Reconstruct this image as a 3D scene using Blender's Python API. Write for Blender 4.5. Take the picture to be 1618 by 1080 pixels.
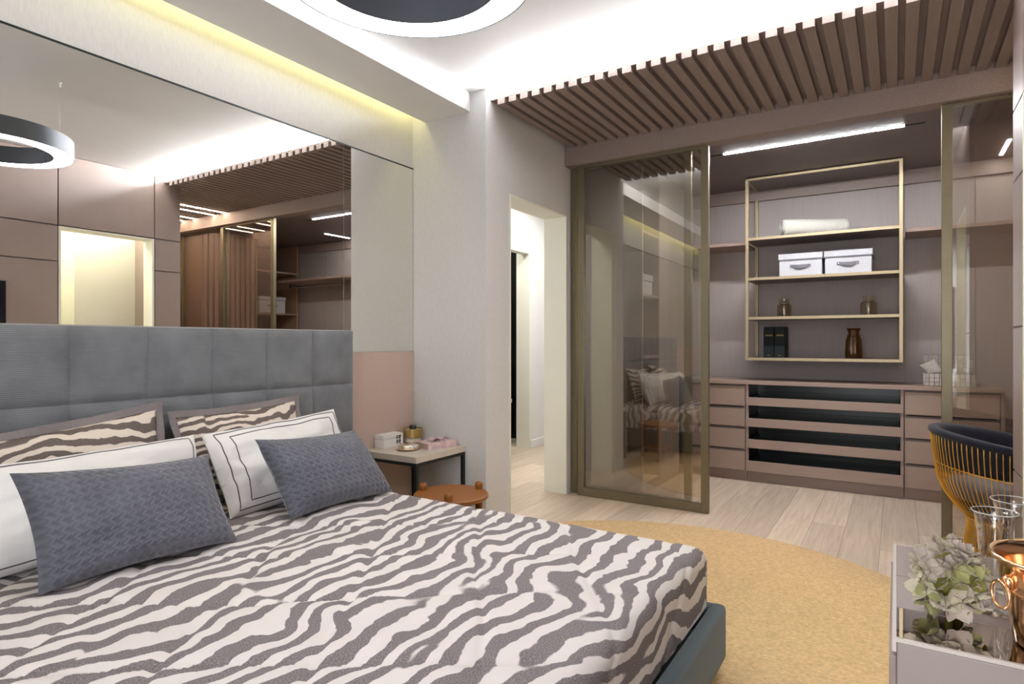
import bpy, bmesh, math, random
from mathutils import Vector, Matrix, noise
random.seed(7)
for o in list(bpy.data.objects): bpy.data.objects.remove(o)
S = bpy.context.scene
COL = S.collection
pi = math.pi

# ------------------------------------------------------------------ camera
F_PX = 967.0
TH = math.atan2(608, F_PX)
cam_d = bpy.data.cameras.new('camera'); cam_d.sensor_width = 36; cam_d.lens = 36 * F_PX / 1618
cam_d.clip_start = 0.02
cam = bpy.data.objects.new('camera', cam_d); COL.objects.link(cam)
cam.location = (0, 0, 1.15); cam.rotation_euler = (pi / 2, 0, TH - pi / 2)
S.camera = cam
# ------------------------------------------------------------------ world, exposure
W = bpy.data.worlds.new('world'); S.world = W; W.use_nodes = True
W.node_tree.nodes['Background'].inputs[0].default_value = (0.90, 0.94, 1, 1)
W.node_tree.nodes['Background'].inputs[1].default_value = 7.0
S.view_settings.view_transform = 'Standard'; S.view_settings.look = 'None'
S.view_settings.exposure = 0.97; S.view_settings.gamma = 1.0; S.view_settings.use_curve_mapping = False

# ------------------------------------------------------------------ lamps of the room (strips are recessed LED profiles), plus added fill
def area(name, loc, rot, sx, sy, power, color=(1, 1, 1)):
    d = bpy.data.lights.new(name, 'AREA'); d.shape = 'RECTANGLE'; d.size = sx; d.size_y = sy
    d.energy = power; d.color = color
    o = bpy.data.objects.new(name, d); COL.objects.link(o); o.location = loc; o.rotation_euler = rot
    return o
COOL = (0.93, 0.95, 1.0)
WARM = (1.0, 0.93, 0.55)
# strip lying on top of the slatted panel, washing the ceiling
area('cove_strip_light', (3.16, 0.85, 2.662), (0, math.radians(180 - 62), 0), 0.03, 2.5, 60, COOL)
# strip hidden in the gap between dropped beam and mirror wall
area('beam_gap_light', (0.75, 2.652, 2.675), (0, 0, 0), 4.6, 0.05, 3.0, (1.0, 0.90, 0.38))
# downlights of corridor and vestibule
pt = area('fill_window_portal', (-1.62, 0.10, 1.20), (0, -pi / 2, 0), 2.3, 0.96, 1); pt.data.cycles.is_portal = True  # guides daylight sampling through the added, unseen window
area('corridor_light', (4.9, 2.8, 2.57), (0, 0, 0), 1.6, 0.5, 19, (1.0, 0.98, 0.92))
area('vestibule_light', (2.66, -0.80, 2.47), (0, 0, 0), 0.8, 0.25, 8.5, (1.0, 0.97, 0.80))
area('vestibule_niche_light', (2.36, -1.3, 2.47), (0, 0, 0), 0.3, 0.3, 3, (1.0, 0.97, 0.80))
area('bathroom_fill_light', (5.5, 3.8, 2.57), (0, 0, 0), 0.6, 0.2, 5, (1.0, 0.98, 0.92))  # added lamp, only lifts the otherwise black bathroom interior

# ------------------------------------------------------------------ materials
MATS = {}
def lin(c):
    return tuple(((v / 255) / 12.92 if v / 255 <= 0.04045 else ((v / 255 + 0.055) / 1.055) ** 2.4) for v in c)
def nt(name):
    m = bpy.data.materials.new(name); m.use_nodes = True
    t = m.node_tree; b = t.nodes['Principled BSDF']
    return m, t, b
def node(t, kind, **kw):
    n = t.nodes.new(kind)
    for k, v in kw.items():
        if hasattr(n, k): setattr(n, k, v)
        else: n.inputs[k.replace('_', ' ')].default_value = v
    return n
def mat(name, col, rough=0.5, metal=0, var=0.06, nscale=30, stretch=(1, 1, 1), bump=0.0, bscale=200, spec=0.5, coat=0, sheen=0, coords='Object', perobj=0.0):
    """plain procedural surface: base colour with a little noise variation and fine relief"""
    m, t, b = nt(name)
    tc = node(t, 'ShaderNodeTexCoord'); mp = node(t, 'ShaderNodeMapping'); mp.inputs['Scale'].default_value = stretch
    t.links.new(tc.outputs[coords], mp.inputs[0])
    nz = node(t, 'ShaderNodeTexNoise'); nz.inputs['Scale'].default_value = nscale; nz.inputs['Detail'].default_value = 4
    t.links.new(mp.outputs[0], nz.inputs['Vector'])
    mr = node(t, 'ShaderNodeMapRange'); mr.inputs['From Min'].default_value = 0.25; mr.inputs['From Max'].default_value = 0.75
    mr.inputs['To Min'].default_value = 1 - var; mr.inputs['To Max'].default_value = 1 + var
    t.links.new(nz.outputs['Fac'], mr.inputs['Value'])
    out = mr.outputs[0]
    if perobj:
        oi = node(t, 'ShaderNodeObjectInfo'); m2 = node(t, 'ShaderNodeMapRange')
        m2.inputs['To Min'].default_value = 1 - perobj; m2.inputs['To Max'].default_value = 1 + perobj
        t.links.new(oi.outputs['Random'], m2.inputs['Value'])
        mu = node(t, 'ShaderNodeMath', operation='MULTIPLY'); t.links.new(out, mu.inputs[0]); t.links.new(m2.outputs[0], mu.inputs[1]); out = mu.outputs[0]
    mx = node(t, 'ShaderNodeVectorMath', operation='SCALE'); mx.inputs[0].default_value = col[:3]
    t.links.new(out, mx.inputs['Scale']); t.links.new(mx.outputs[0], b.inputs['Base Color'])
    b.inputs['Roughness'].default_value = rough; b.inputs['Metallic'].default_value = metal
    b.inputs['Specular IOR Level'].default_value = spec; b.inputs['Coat Weight'].default_value = coat
    b.inputs['Sheen Weight'].default_value = sheen
    if bump:
        n2 = node(t, 'ShaderNodeTexNoise'); n2.inputs['Scale'].default_value = bscale; n2.inputs['Detail'].default_value = 2
        t.links.new(mp.outputs[0], n2.inputs['Vector'])
        bp = node(t, 'ShaderNodeBump'); bp.inputs['Strength'].default_value = bump; bp.inputs['Distance'].default_value = 0.003
        t.links.new(n2.outputs['Fac'], bp.inputs['Height']); t.links.new(bp.outputs[0], b.inputs['Normal'])
    MATS[name] = m
    return m
def emit(name, col, strength):
    m, t, b = nt(name)
    b.inputs['Base Color'].default_value = (*col, 1); b.inputs['Emission Color'].default_value = (*col, 1); b.inputs['Emission Strength'].default_value = strength
    MATS[name] = m; return m
def sheet_glass(name, tint, base=0.06, gain=1.0, rough=0.0, power=5.0):
    m, t, b = nt(name); t.nodes.remove(b)
    tr = node(t, 'ShaderNodeBsdfTransparent'); tr.inputs[0].default_value = (*tint, 1)
    gl = node(t, 'ShaderNodeBsdfGlossy'); gl.inputs['Roughness'].default_value = rough; gl.inputs[0].default_value = (0.95, 0.93, 0.9, 1)
    fr = node(t, 'ShaderNodeLayerWeight'); fr.inputs['Blend'].default_value = 0.5
    pw_ = node(t, 'ShaderNodeMath', operation='POWER'); pw_.inputs[1].default_value = power; t.links.new(fr.outputs['Facing'], pw_.inputs[0])
    ma = node(t, 'ShaderNodeMath', operation='MULTIPLY_ADD', use_clamp=True); ma.inputs[1].default_value = gain; ma.inputs[2].default_value = base
    mx = node(t, 'ShaderNodeMixShader')
    t.links.new(pw_.outputs[0], ma.inputs[0]); t.links.new(ma.outputs[0], mx.inputs[0])
    t.links.new(tr.outputs[0], mx.inputs[1]); t.links.new(gl.outputs[0], mx.inputs[2])
    t.links.new(mx.outputs[0], t.nodes['Material Output'].inputs[0])
    MATS[name] = m; return m
def tinted_glass(name, tint, base=0.03, gain=0.9, bump=0.0, bscale=60, power=5.0):
    """blown glass wall: tinted transmission plus mirror reflection, optional pressed relief"""
    m = sheet_glass(name, tint, base, gain, power=power); t = m.node_tree
    if bump:
        tc = node(t, 'ShaderNodeTexCoord'); v = node(t, 'ShaderNodeTexVoronoi'); v.inputs['Scale'].default_value = bscale
        t.links.new(tc.outputs['Object'], v.inputs['Vector'])
        bp = node(t, 'ShaderNodeBump'); bp.inputs['Strength'].default_value = bump; bp.inputs['Distance'].default_value = 0.004
        t.links.new(v.outputs['Distance'], bp.inputs['Height'])
        for n in t.nodes:
            if n.bl_idname in ('ShaderNodeBsdfGlossy', 'ShaderNodeLayerWeight'): t.links.new(bp.outputs[0], n.inputs['Normal'])
    return m

mat('wallpaper', (0.60, 0.59, 0.58), 0.8, var=0.05, nscale=120, stretch=(1, 1, 0.25), bump=0.25, bscale=260)
mat('paint_white', (0.78, 0.775, 0.77), 0.75, var=0.015, nscale=8, bump=0.05)
mat('paint_cream', (0.80, 0.79, 0.69), 0.55, var=0.015, nscale=6, bump=0.04)
mat('blush_panel', (0.52, 0.40, 0.345), 0.6, var=0.02, nscale=14)
mat('taupe_lacquer', (0.30, 0.232, 0.208), 0.38, var=0.03, nscale=9, bump=0.03)
mat('console_taupe', (0.33, 0.275, 0.26), 0.4, var=0.02, nscale=9)
mat('edge_taupe', (0.60, 0.53, 0.49), 0.4, var=0.02, nscale=9)
mat('taupe_cabinet', (0.31, 0.222, 0.183), 0.45, var=0.05, nscale=14, stretch=(1, 0.15, 4), bump=0.05)
mat('taupe_wall', (0.36, 0.315, 0.30), 0.6, var=0.05, nscale=16, stretch=(1, 6, 0.2), bump=0.05)
mat('brown_slat', (0.26, 0.20, 0.175), 0.5, var=0.12, nscale=16, stretch=(0.3, 6, 6), bump=0.1)
mat('dark_brown', (0.145, 0.112, 0.108), 0.5, var=0.08, nscale=14, stretch=(1, 1, 1))
mat('wood_door', (0.34, 0.20, 0.135), 0.5, var=0.15, nscale=10, stretch=(6, 6, 0.4), bump=0.08)
mat('brass', (0.40, 0.325, 0.205), 0.45, metal=0.6, var=0.05, nscale=40)
mat('bronze_frame', (0.19, 0.16, 0.10), 0.4, metal=0.6, var=0.05, nscale=40)
mat('black_metal', (0.018, 0.022, 0.022), 0.45, metal=0.4, var=0.05)
mat('black_gloss', (0.006, 0.007, 0.007), 0.3, var=0.05)
mat('ring_shell', (0.10, 0.11, 0.135), 0.42, metal=0.3, var=0.04)
mat('white_plastic', (0.8, 0.8, 0.79), 0.4, var=0.02)
mat('stone_top', (0.55, 0.49, 0.42), 0.5, var=0.06, nscale=26, stretch=(1, 4, 1), bump=0.05)
mat('amber_wood', (0.24, 0.088, 0.018), 0.4, var=0.14, nscale=14, stretch=(1, 6, 1), bump=0.05, spec=0.3)
mat('bed_fabric', (0.038, 0.062, 0.072), 0.9, var=0.12, nscale=150, bump=0.3, bscale=500, sheen=0.2)
mat('white_cotton', (0.76, 0.745, 0.735), 0.85, var=0.03, nscale=12, bump=0.25, bscale=22, sheen=0.1)
mat('piping', (0.09, 0.085, 0.11), 0.8, var=0.1)
mat('sham_border', (0.20, 0.175, 0.175), 0.9, var=0.12, nscale=120, bump=0.2, bscale=300)
mat('towel', (0.60, 0.585, 0.53), 0.95, var=0.05, nscale=40, stretch=(1, 30, 1), bump=0.5, bscale=60)
mat('box_linen', (0.47, 0.475, 0.50), 0.9, var=0.09, nscale=90, bump=0.25, bscale=260)
mat('box_trim', (0.16, 0.16, 0.185), 0.8, var=0.06)
mat('steel', (0.75, 0.75, 0.75), 0.25, metal=1, var=0.02)
mat('navy_velvet', (0.010, 0.012, 0.024), 0.75, var=0.3, nscale=9, sheen=0.12, bump=0.1, spec=0.2)
mat('grey_velvet', (0.07, 0.07, 0.082), 0.85, var=0.15, nscale=9, sheen=0.3)
mat('gold_wire', (0.72, 0.40, 0.07), 0.3, metal=0.75, var=0.04)
mat('copper', (0.86, 0.53, 0.30), 0.16, metal=1, var=0.03)
mat('book_black', (0.010, 0.014, 0.015), 0.6, var=0.1, spec=0.2)
mat('gold_foil', (0.50, 0.33, 0.13), 0.35, metal=0.8, var=0.05)
mat('book_pages', (0.40, 0.32, 0.25), 0.9, var=0.15, nscale=60, stretch=(1, 1, 30))
mat('marble_pink', (0.62, 0.45, 0.47), 0.45, var=0.35, nscale=18)
mat('basket_weave', (0.42, 0.38, 0.36), 0.8, var=0.12, nscale=60, perobj=0.18)
mat('grey_linen', (0.36, 0.33, 0.30), 0.9, var=0.1, nscale=50, bump=0.3)
mat('petal_cream', (0.56, 0.50, 0.37), 0.75, var=0.12, nscale=40, perobj=0.12)
mat('petal_green', (0.36, 0.345, 0.15), 0.75, var=0.15, nscale=40, perobj=0.15)
mat('petal_mauve', (0.48, 0.40, 0.34), 0.75, var=0.12, nscale=40, perobj=0.12)
mat('leaf_olive', (0.22, 0.20, 0.035), 0.6, var=0.2, nscale=30, perobj=0.2)
mat('candle_wax', (0.75, 0.70, 0.6), 0.6, var=0.03)
mat('gold_satin', (0.48, 0.35, 0.13), 0.35, metal=0.8, var=0.04)
mat('rose_gold', (0.80, 0.62, 0.50), 0.15, metal=1, var=0.04)
mat('hammered', (0.85, 0.82, 0.78), 0.12, metal=1, var=0.05, bump=0.8, bscale=60)
mat('screen_black', (0.004, 0.004, 0.008), 0.1, var=0.05)
mat('perforated_grey', (0.45, 0.45, 0.42), 0.5, metal=0.3, var=0.1)
mat('mirror_silver', (0.86, 0.845, 0.80), 0.0, metal=1, var=0.0)
mat('mirror_bronze', (0.60, 0.56, 0.54), 0.02, metal=1, var=0.0)
emit('led_white', (0.97, 0.97, 0.99), 240)
emit('led_soft', (0.97, 0.95, 0.95), 45)
emit('led_ring', (1.0, 0.98, 0.97), 13)
emit('led_warm', (1.0, 0.80, 0.62), 60)
sheet_glass('bronze_glass', (0.87, 0.85, 0.81), 0.15, 0.8)
sheet_glass('thin_clear', (0.97, 0.97, 0.96), 0.04, 0.8)
tinted_glass('amber_glass', (0.74, 0.56, 0.30), 0.05, 0.7)
tinted_glass('smoke_glass', (0.84, 0.80, 0.72), 0.07, 0.8, bump=0.8, bscale=110)
tinted_glass('goblet_glass', (0.95, 0.95, 0.94), 0.07, 0.9, power=2.2)
mat('rim_glint', (0.55, 0.54, 0.50), 0.1, var=0.02, spec=0.9)  # opaque pale grey, paints the light outline along the goblet rim
tinted_glass('faint_glass', (0.985, 0.985, 0.98), 0.02, 0.5)

def mat_floor():
    m, t, b = nt('oak_plank')
    tc = node(t, 'ShaderNodeTexCoord'); oi = node(t, 'ShaderNodeObjectInfo')
    add = node(t, 'ShaderNodeVectorMath', operation='ADD'); sc = node(t, 'ShaderNodeVectorMath', operation='SCALE')
    sc.inputs[0].default_value = (13, 7, 3); t.links.new(oi.outputs['Random'], sc.inputs['Scale'])
    t.links.new(tc.outputs['Object'], add.inputs[0]); t.links.new(sc.outputs[0], add.inputs[1])
    mp = node(t, 'ShaderNodeMapping'); mp.inputs['Scale'].default_value = (1.1, 14, 1)
    t.links.new(add.outputs[0], mp.inputs[0])
    nz = node(t, 'ShaderNodeTexNoise'); nz.inputs['Scale'].default_value = 3.5; nz.inputs['Detail'].default_value = 7; nz.inputs['Roughness'].default_value = 0.6
    nz.inputs['Distortion'].default_value = 0.6
    t.links.new(mp.outputs[0], nz.inputs['Vector'])
    cr = node(t, 'ShaderNodeValToRGB')
    cr.color_ramp.elements[0].position = 0.28; cr.color_ramp.elements[0].color = (0.50, 0.39, 0.295, 1)
    cr.color_ramp.elements[1].position = 0.72; cr.color_ramp.elements[1].color = (0.70, 0.585, 0.475, 1)
    t.links.new(nz.outputs['Fac'], cr.inputs[0])
    mr = node(t, 'ShaderNodeMapRange'); mr.inputs['To Min'].default_value = 0.86; mr.inputs['To Max'].default_value = 1.12
    t.links.new(oi.outputs['Random'], mr.inputs['Value'])
    vm = node(t, 'ShaderNodeVectorMath', operation='SCALE'); t.links.new(cr.outputs[0], vm.inputs[0]); t.links.new(mr.outputs[0], vm.inputs['Scale'])
    t.links.new(vm.outputs[0], b.inputs['Base Color']); b.inputs['Roughness'].default_value = 0.42
    bp = node(t, 'ShaderNodeBump'); bp.inputs['Strength'].default_value = 0.12; bp.inputs['Distance'].default_value = 0.002
    t.links.new(nz.outputs['Fac'], bp.inputs['Height']); t.links.new(bp.outputs[0], b.inputs['Normal'])
    MATS['oak_plank'] = m
mat_floor()
def mat_zebra(name, light, dark, scale=4.0, freq=3.2, orient=pi / 2, w1=0.22, w2=0.035):
    m, t, b = nt(name)
    tc = node(t, 'ShaderNodeTexCoord')
    n1 = node(t, 'ShaderNodeTexNoise'); n1.inputs['Scale'].default_value = 3.0; n1.inputs['Detail'].default_value = 2
    n2 = node(t, 'ShaderNodeTexNoise'); n2.inputs['Scale'].default_value = 16; n2.inputs['Detail'].default_value = 2
    t.links.new(tc.outputs['UV'], n1.inputs['Vector']); t.links.new(tc.outputs['UV'], n2.inputs['Vector'])
    def off(n, amt, prev):
        s = node(t, 'ShaderNodeVectorMath', operation='SUBTRACT'); s.inputs[1].default_value = (.5, .5, .5); t.links.new(n.outputs['Color'], s.inputs[0])
        k = node(t, 'ShaderNodeVectorMath', operation='SCALE'); k.inputs['Scale'].default_value = amt; t.links.new(s.outputs[0], k.inputs[0])
        a = node(t, 'ShaderNodeVectorMath', operation='ADD'); t.links.new(prev, a.inputs[0]); t.links.new(k.outputs[0], a.inputs[1]); return a.outputs[0]
    v = off(n1, w1, tc.outputs['UV']); v = off(n2, w2, v)
    g = node(t, 'ShaderNodeTexGabor'); g.gabor_type = '2D'
    g.inputs['Scale'].default_value = scale; g.inputs['Frequency'].default_value = freq; g.inputs['Anisotropy'].default_value = 1.0
    g.inputs['Orientation'].default_value = orient
    t.links.new(v, g.inputs['Vector'])
    cr = node(t, 'ShaderNodeValToRGB'); cr.color_ramp.elements[0].position = 0.495; cr.color_ramp.elements[1].position = 0.512
    t.links.new(g.outputs['Value'], cr.inputs[0])
    sp = node(t, 'ShaderNodeTexNoise'); sp.inputs['Scale'].default_value = 300; sp.inputs['Detail'].default_value = 3
    t.links.new(tc.outputs['UV'], sp.inputs['Vector'])
    dk = node(t, 'ShaderNodeValToRGB'); dk.color_ramp.elements[0].position = 0.38; dk.color_ramp.elements[1].position = 0.72
    dk.color_ramp.elements[0].color = (*[c * 0.72 for c in dark], 1); dk.color_ramp.elements[1].color = (*[c * 2.0 for c in dark], 1)
    t.links.new(sp.outputs['Fac'], dk.inputs[0])
    mx = node(t, 'ShaderNodeMix', data_type='RGBA'); mx.inputs['B'].default_value = (*light, 1)
    for i in mx.inputs:
        pass
    t.links.new(cr.outputs[0], mx.inputs[0]); t.links.new(dk.outputs[0], mx.inputs[6]); mx.inputs[7].default_value = (*light, 1)
    t.links.new(mx.outputs[2], b.inputs['Base Color']); b.inputs['Roughness'].default_value = 0.9; b.inputs['Specular IOR Level'].default_value = 0.2
    bp = node(t, 'ShaderNodeBump'); bp.inputs['Strength'].default_value = 0.35; bp.inputs['Distance'].default_value = 0.004
    nb = node(t, 'ShaderNodeTexNoise'); nb.inputs['Scale'].default_value = 28; t.links.new(tc.outputs['UV'], nb.inputs['Vector'])
    t.links.new(nb.outputs['Fac'], bp.inputs['Height']); t.links.new(bp.outputs[0], b.inputs['Normal'])
    MATS[name] = m
mat_zebra('zebra_quilt', (0.72, 0.675, 0.66), (0.175, 0.155, 0.160), 3.6, 3.5, pi / 2, 0.28, 0.036)
mat_zebra('zebra_sham', (0.68, 0.60, 0.53), (0.115, 0.092, 0.084), scale=4.6, freq=4.2)
def mat_relief(name, col, kind):
    """velvet with woven zig-zag relief / ribbed corduroy / jute rug"""
    m, t, b = nt(name)
    tc = node(t, 'ShaderNodeTexCoord'); sx = node(t, 'ShaderNodeSeparateXYZ')
    t.links.new(tc.outputs['Object' if kind == 'cord' else 'UV'], sx.inputs[0])
    def M(op, a, b_=None, c=None):
        n = node(t, 'ShaderNodeMath', operation=op)
        for i, v in enumerate((a, b_, c)):
            if v is None: continue
            if hasattr(v, 'is_linked'): t.links.new(v, n.inputs[i])
            else: n.inputs[i].default_value = v
        return n.outputs[0]
    if kind == 'knit':
        u = M('MULTIPLY', sx.outputs[0], 66.0); v = M('MULTIPLY', sx.outputs[1], 78.0)
        zig = M('PINGPONG', v, 1.0)
        a = M('SINE', M('MULTIPLY', M('ADD', u, M('MULTIPLY', zig, 0.9)), pi))
        c = M('SINE', M('MULTIPLY', M('ADD', v, M('MULTIPLY', M('PINGPONG', u, 1.0), 0.7)), pi))
        h = M('MAXIMUM', a, M('MULTIPLY', c, 0.7)); strength, dist = 0.6, 0.004
    elif kind == 'cord':
        wob = node(t, 'ShaderNodeTexNoise'); wob.inputs['Scale'].default_value = 6; t.links.new(tc.outputs['Object'], wob.inputs['Vector'])
        h = M('SINE', M('ADD', M('MULTIPLY', sx.outputs[2], 2 * pi / 0.0066), M('MULTIPLY', wob.outputs['Fac'], 2.0))); strength, dist = 0.28, 0.002
    else:
        h = M('MULTIPLY', M('SINE', M('MULTIPLY', sx.outputs[0], 2 * pi / 0.016)), M('SINE', M('MULTIPLY', sx.outputs[1], 2 * pi / 0.016))); strength, dist = 0.8, 0.004
    nz = node(t, 'ShaderNodeTexNoise'); nz.inputs['Scale'].default_value = 9 if kind != 'jute' else 60; nz.inputs['Detail'].default_value = 4
    t.links.new(tc.outputs['Object'], nz.inputs['Vector'])
    mr = node(t, 'ShaderNodeMapRange'); mr.inputs['From Min'].default_value = .25; mr.inputs['From Max'].default_value = .75
    mr.inputs['To Min'].default_value = 0.82; mr.inputs['To Max'].default_value = 1.18; t.links.new(nz.outputs['Fac'], mr.inputs['Value'])
    k = M('MULTIPLY', mr.outputs[0], M('MULTIPLY_ADD', h, 0.16, 1.0))
    vs = node(t, 'ShaderNodeVectorMath', operation='SCALE'); vs.inputs[0].default_value = col; t.links.new(k, vs.inputs['Scale'])
    t.links.new(vs.outputs[0], b.inputs['Base Color']); b.inputs['Roughness'].default_value = 0.85; b.inputs['Specular IOR Level'].default_value = 0.25
    b.inputs['Sheen Weight'].default_value = 0.0 if kind == 'jute' else 0.35; b.inputs['Sheen Roughness'].default_value = 0.4
    bp = node(t, 'ShaderNodeBump'); bp.inputs['Strength'].default_value = strength; bp.inputs['Distance'].default_value = dist
    t.links.new(h, bp.inputs['Height']); t.links.new(bp.outputs[0], b.inputs['Normal'])
    MATS[name] = m
mat_relief('knit_velvet', (0.108, 0.112, 0.136), 'knit')
mat_relief('corduroy', (0.16, 0.168, 0.18), 'cord')
mat_relief('jute', (0.68, 0.475, 0.255), 'jute')

# ------------------------------------------------------------------ mesh helpers
ORG = {}
class B:
    """collects shapes in world coordinates and links them as ONE mesh object"""
    def __init__(s): s.bm = bmesh.new(); s.uv = None
    def _merge(s, tmp):
        me = bpy.data.meshes.new('tmp'); tmp.to_mesh(me); tmp.free(); s.bm.from_mesh(me); bpy.data.meshes.remove(me)
    def box(s, x0, x1, y0, y1, z0, z1, bev=0, seg=2, M=None):
        t = bmesh.new(); bmesh.ops.create_cube(t, size=1)
        for v in t.verts: v.co = Vector(((x0 + x1) / 2 + v.co.x * (x1 - x0), (y0 + y1) / 2 + v.co.y * (y1 - y0), (z0 + z1) / 2 + v.co.z * (z1 - z0)))
        if bev: bmesh.ops.bevel(t, geom=list(t.edges), offset=bev, segments=seg, affect='EDGES', profile=0.5)
        if M is not None: t.transform(M)
        s._merge(t); return s
    def tube(s, pts, r, n=8, closed=False, caps=True):
        pts = [Vector(p) for p in pts]; N = len(pts); rings = []
        up = None
        for i, p in enumerate(pts):
            a = pts[(i - 1) % N] if (closed or i > 0) else p; b = pts[(i + 1) % N] if (closed or i < N - 1) else p
            d = (b - a).normalized()
            if up is None: up = Vector((0, 0, 1)) if abs(d.z) < 0.9 else Vector((1, 0, 0))
            e1 = d.cross(up).normalized(); e2 = e1.cross(d).normalized(); up = e2
            rr = r[i] if isinstance(r, (list, tuple)) else r
            rings.append([s.bm.verts.new(p + (e1 * math.cos(2 * pi * k / n) + e2 * math.sin(2 * pi * k / n)) * rr) for k in range(n)])
        for i in range(N if closed else N - 1):
            A, C = rings[i], rings[(i + 1) % N]
            for k in range(n): s.bm.faces.new((A[k], A[(k + 1) % n], C[(k + 1) % n], C[k]))
        if caps and not closed:
            s.bm.faces.new(rings[0][::-1]); s.bm.faces.new(rings[-1])
        return s
    def lathe(s, c, prof, n=32, closed=False, M=None):
        c = Vector(c); rings = []; new = []
        for r, z in prof:
            if r < 1e-6: ring = [s.bm.verts.new(c + Vector((0, 0, z)))]
            else: ring = [s.bm.verts.new(c + Vector((r * math.cos(2 * pi * k / n), r * math.sin(2 * pi * k / n), z))) for k in range(n)]
            rings.append(ring); new += ring
        m = len(rings)
        for i in range(m if closed else m - 1):
            A, C = rings[i], rings[(i + 1) % m]
            for k in range(n):
                q = [A[k % len(A)], A[(k + 1) % len(A)], C[(k + 1) % len(C)], C[k % len(C)]]
                u = []
                for v in q:
                    if v not in u: u.append(v)
                if len(u) > 2: s.bm.faces.new(u)
        if M is not None:
            for v in new: v.co = M @ v.co
        return s
    def ball(s, c, r, sx=1, sy=1, sz=1, n=12):
        t = bmesh.new(); bmesh.ops.create_uvsphere(t, u_segments=n, v_segments=max(6, n // 2), radius=r)
        for v in t.verts: v.co = Vector((c[0] + v.co.x * sx, c[1] + v.co.y * sy, c[2] + v.co.z * sz))
        s._merge(t); return s
    def grid(s, fn, nu, nv, uvfn=None):
        vs = [[s.bm.verts.new(fn(i / nu, j / nv)) for i in range(nu + 1)] for j in range(nv + 1)]
        lay = s.bm.loops.layers.uv.verify() if uvfn else None
        for j in range(nv):
            for i in range(nu):
                f = s.bm.faces.new((vs[j][i], vs[j][i + 1], vs[j + 1][i + 1], vs[j + 1][i]))
                if uvfn:
                    for l, (a, b) in zip(f.loops, ((i, j), (i + 1, j), (i + 1, j + 1), (i, j + 1))): l[lay].uv = uvfn(a / nu, b / nv)
        return s
    def build(s, name, m, parent=None, smooth=False, weld=0.0, origin=None):
        if weld: bmesh.ops.remove_doubles(s.bm, verts=s.bm.verts, dist=weld)
        bmesh.ops.recalc_face_normals(s.bm, faces=s.bm.faces)
        co = [v.co for v in s.bm.verts]
        if parent is not None: org = ORG[parent]
        elif origin is not None: org = Vector(origin)
        else: org = Vector(((min(c.x for c in co) + max(c.x for c in co)) / 2, (min(c.y for c in co) + max(c.y for c in co)) / 2, min(c.z for c in co)))
        for v in s.bm.verts: v.co -= org
        me = bpy.data.meshes.new(name); s.bm.to_mesh(me); s.bm.free()
        o = bpy.data.objects.new(name, me); COL.objects.link(o); me.materials.append(MATS[m] if isinstance(m, str) else m)
        if smooth:
            me.polygons.foreach_set('use_smooth', [True] * len(me.polygons))
            if smooth != 'all': me.set_sharp_from_angle(angle=math.radians(40))
        if parent is not None: o.parent = parent; ORG[o] = org
        else: o.location = org; ORG[o] = org
        return o
def tag(o, label, cat, group=None):
    o['label'] = label; o['category'] = cat
    if group: o['group'] = group
    return o
def thing(name, loc, label, cat, group=None):
    o = bpy.data.objects.new(name, None); COL.objects.link(o); o.location = loc; o.empty_display_size = 0.05
    ORG[o] = Vector(loc); return tag(o, label, cat, group)
def struct(o, label=None):
    o['kind'] = 'structure'
    if label: o['label'] = label
    return o
def bx(name, m, parent, *a, bev=0, smooth=False): return B().box(*a, bev=bev).build(name, m, parent, smooth=smooth)
def inst(src, name, parent, loc, rot=None, scale=None):
    o = bpy.data.objects.new(name, src.data); COL.objects.link(o); o.parent = parent; o.location = loc
    if rot: o.rotation_euler = rot
    if scale: o.scale = scale
    return o

# ------------------------------------------------------------------ key planes (metres; camera stands at x=0, y=0)
YM = 2.705     # mirror wall
XN = 3.07      # short wall beside the night table
YD = 2.118     # wall with the corridor doorway
XC = 4.20      # closet front
XB = 5.75      # closet back wall
YO = -0.41     # panelled wall behind the console
ZC = 2.69      # ceiling
ZS = 2.60      # underside of slats

# ------------------------------------------------------------------ shell
fl = struct(bx('floor', 'dark_brown', None, -1.7, 6.5, -2.4, 4.3, -0.06, -0.008), 'light oak plank floor')
pw, pl = 0.19, 1.55
proto = None; r = 0; y = -2.39
while y < 4.25:
    x = -1.7 - random.random() * 1.3
    while x < 6.5:
        x0, x1 = max(x, -1.7), min(x + pl, 6.5)
        if x1 - x0 > 0.05:
            inside = (y < 2.2 or x1 > 3.1)
            if inside:
                if proto is None:
                    proto = B().box(-0.5, 0.5, -pw / 2 + 0.0006, pw / 2 - 0.0006, -0.008, 0, bev=0.0006, seg=1).build('plank', 'oak_plank', fl)
                    proto.data.transform(Matrix.Translation(ORG[fl]))
                    o = proto
                else:
                    o = inst(proto, 'plank', fl, (0, 0, 0))
                o.location = Vector(((x0 + x1) / 2, y + pw / 2, 0)) - ORG[fl]; o.scale = (x1 - x0 - 0.001, 1, 1)
        x += pl
    y += pw; r += 1
struct(bx('ceiling', 'paint_white', None, -1.7, 4.3, -2.4, 2.9, ZC, ZC + 0.06), 'white painted main ceiling')
struct(bx('trim_1', 'paint_white', None, -1.6, XN, 2.236, 2.596, 2.575, ZC), 'white dropped ceiling beam along the mirror wall')
struct(bx('wall_left', 'wallpaper', None, -1.6, XN, YM, 2.85, 0, ZC), 'wall behind the bed')
struct(bx('wall_column', 'wallpaper', None, XN, 3.30, 2.30, 2.85, 0, ZC), 'short wall beside the night table')
wd = struct(B().box(XN, 3.338, YD, 2.30, 0, ZC).box(3.338, 4.143, YD, 2.30, 2.105, ZC).box(4.143, 6.4, YD, 2.30, 0, ZC).build('wall_doorway', 'wallpaper'), 'grey wall with the corridor doorway')
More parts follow.
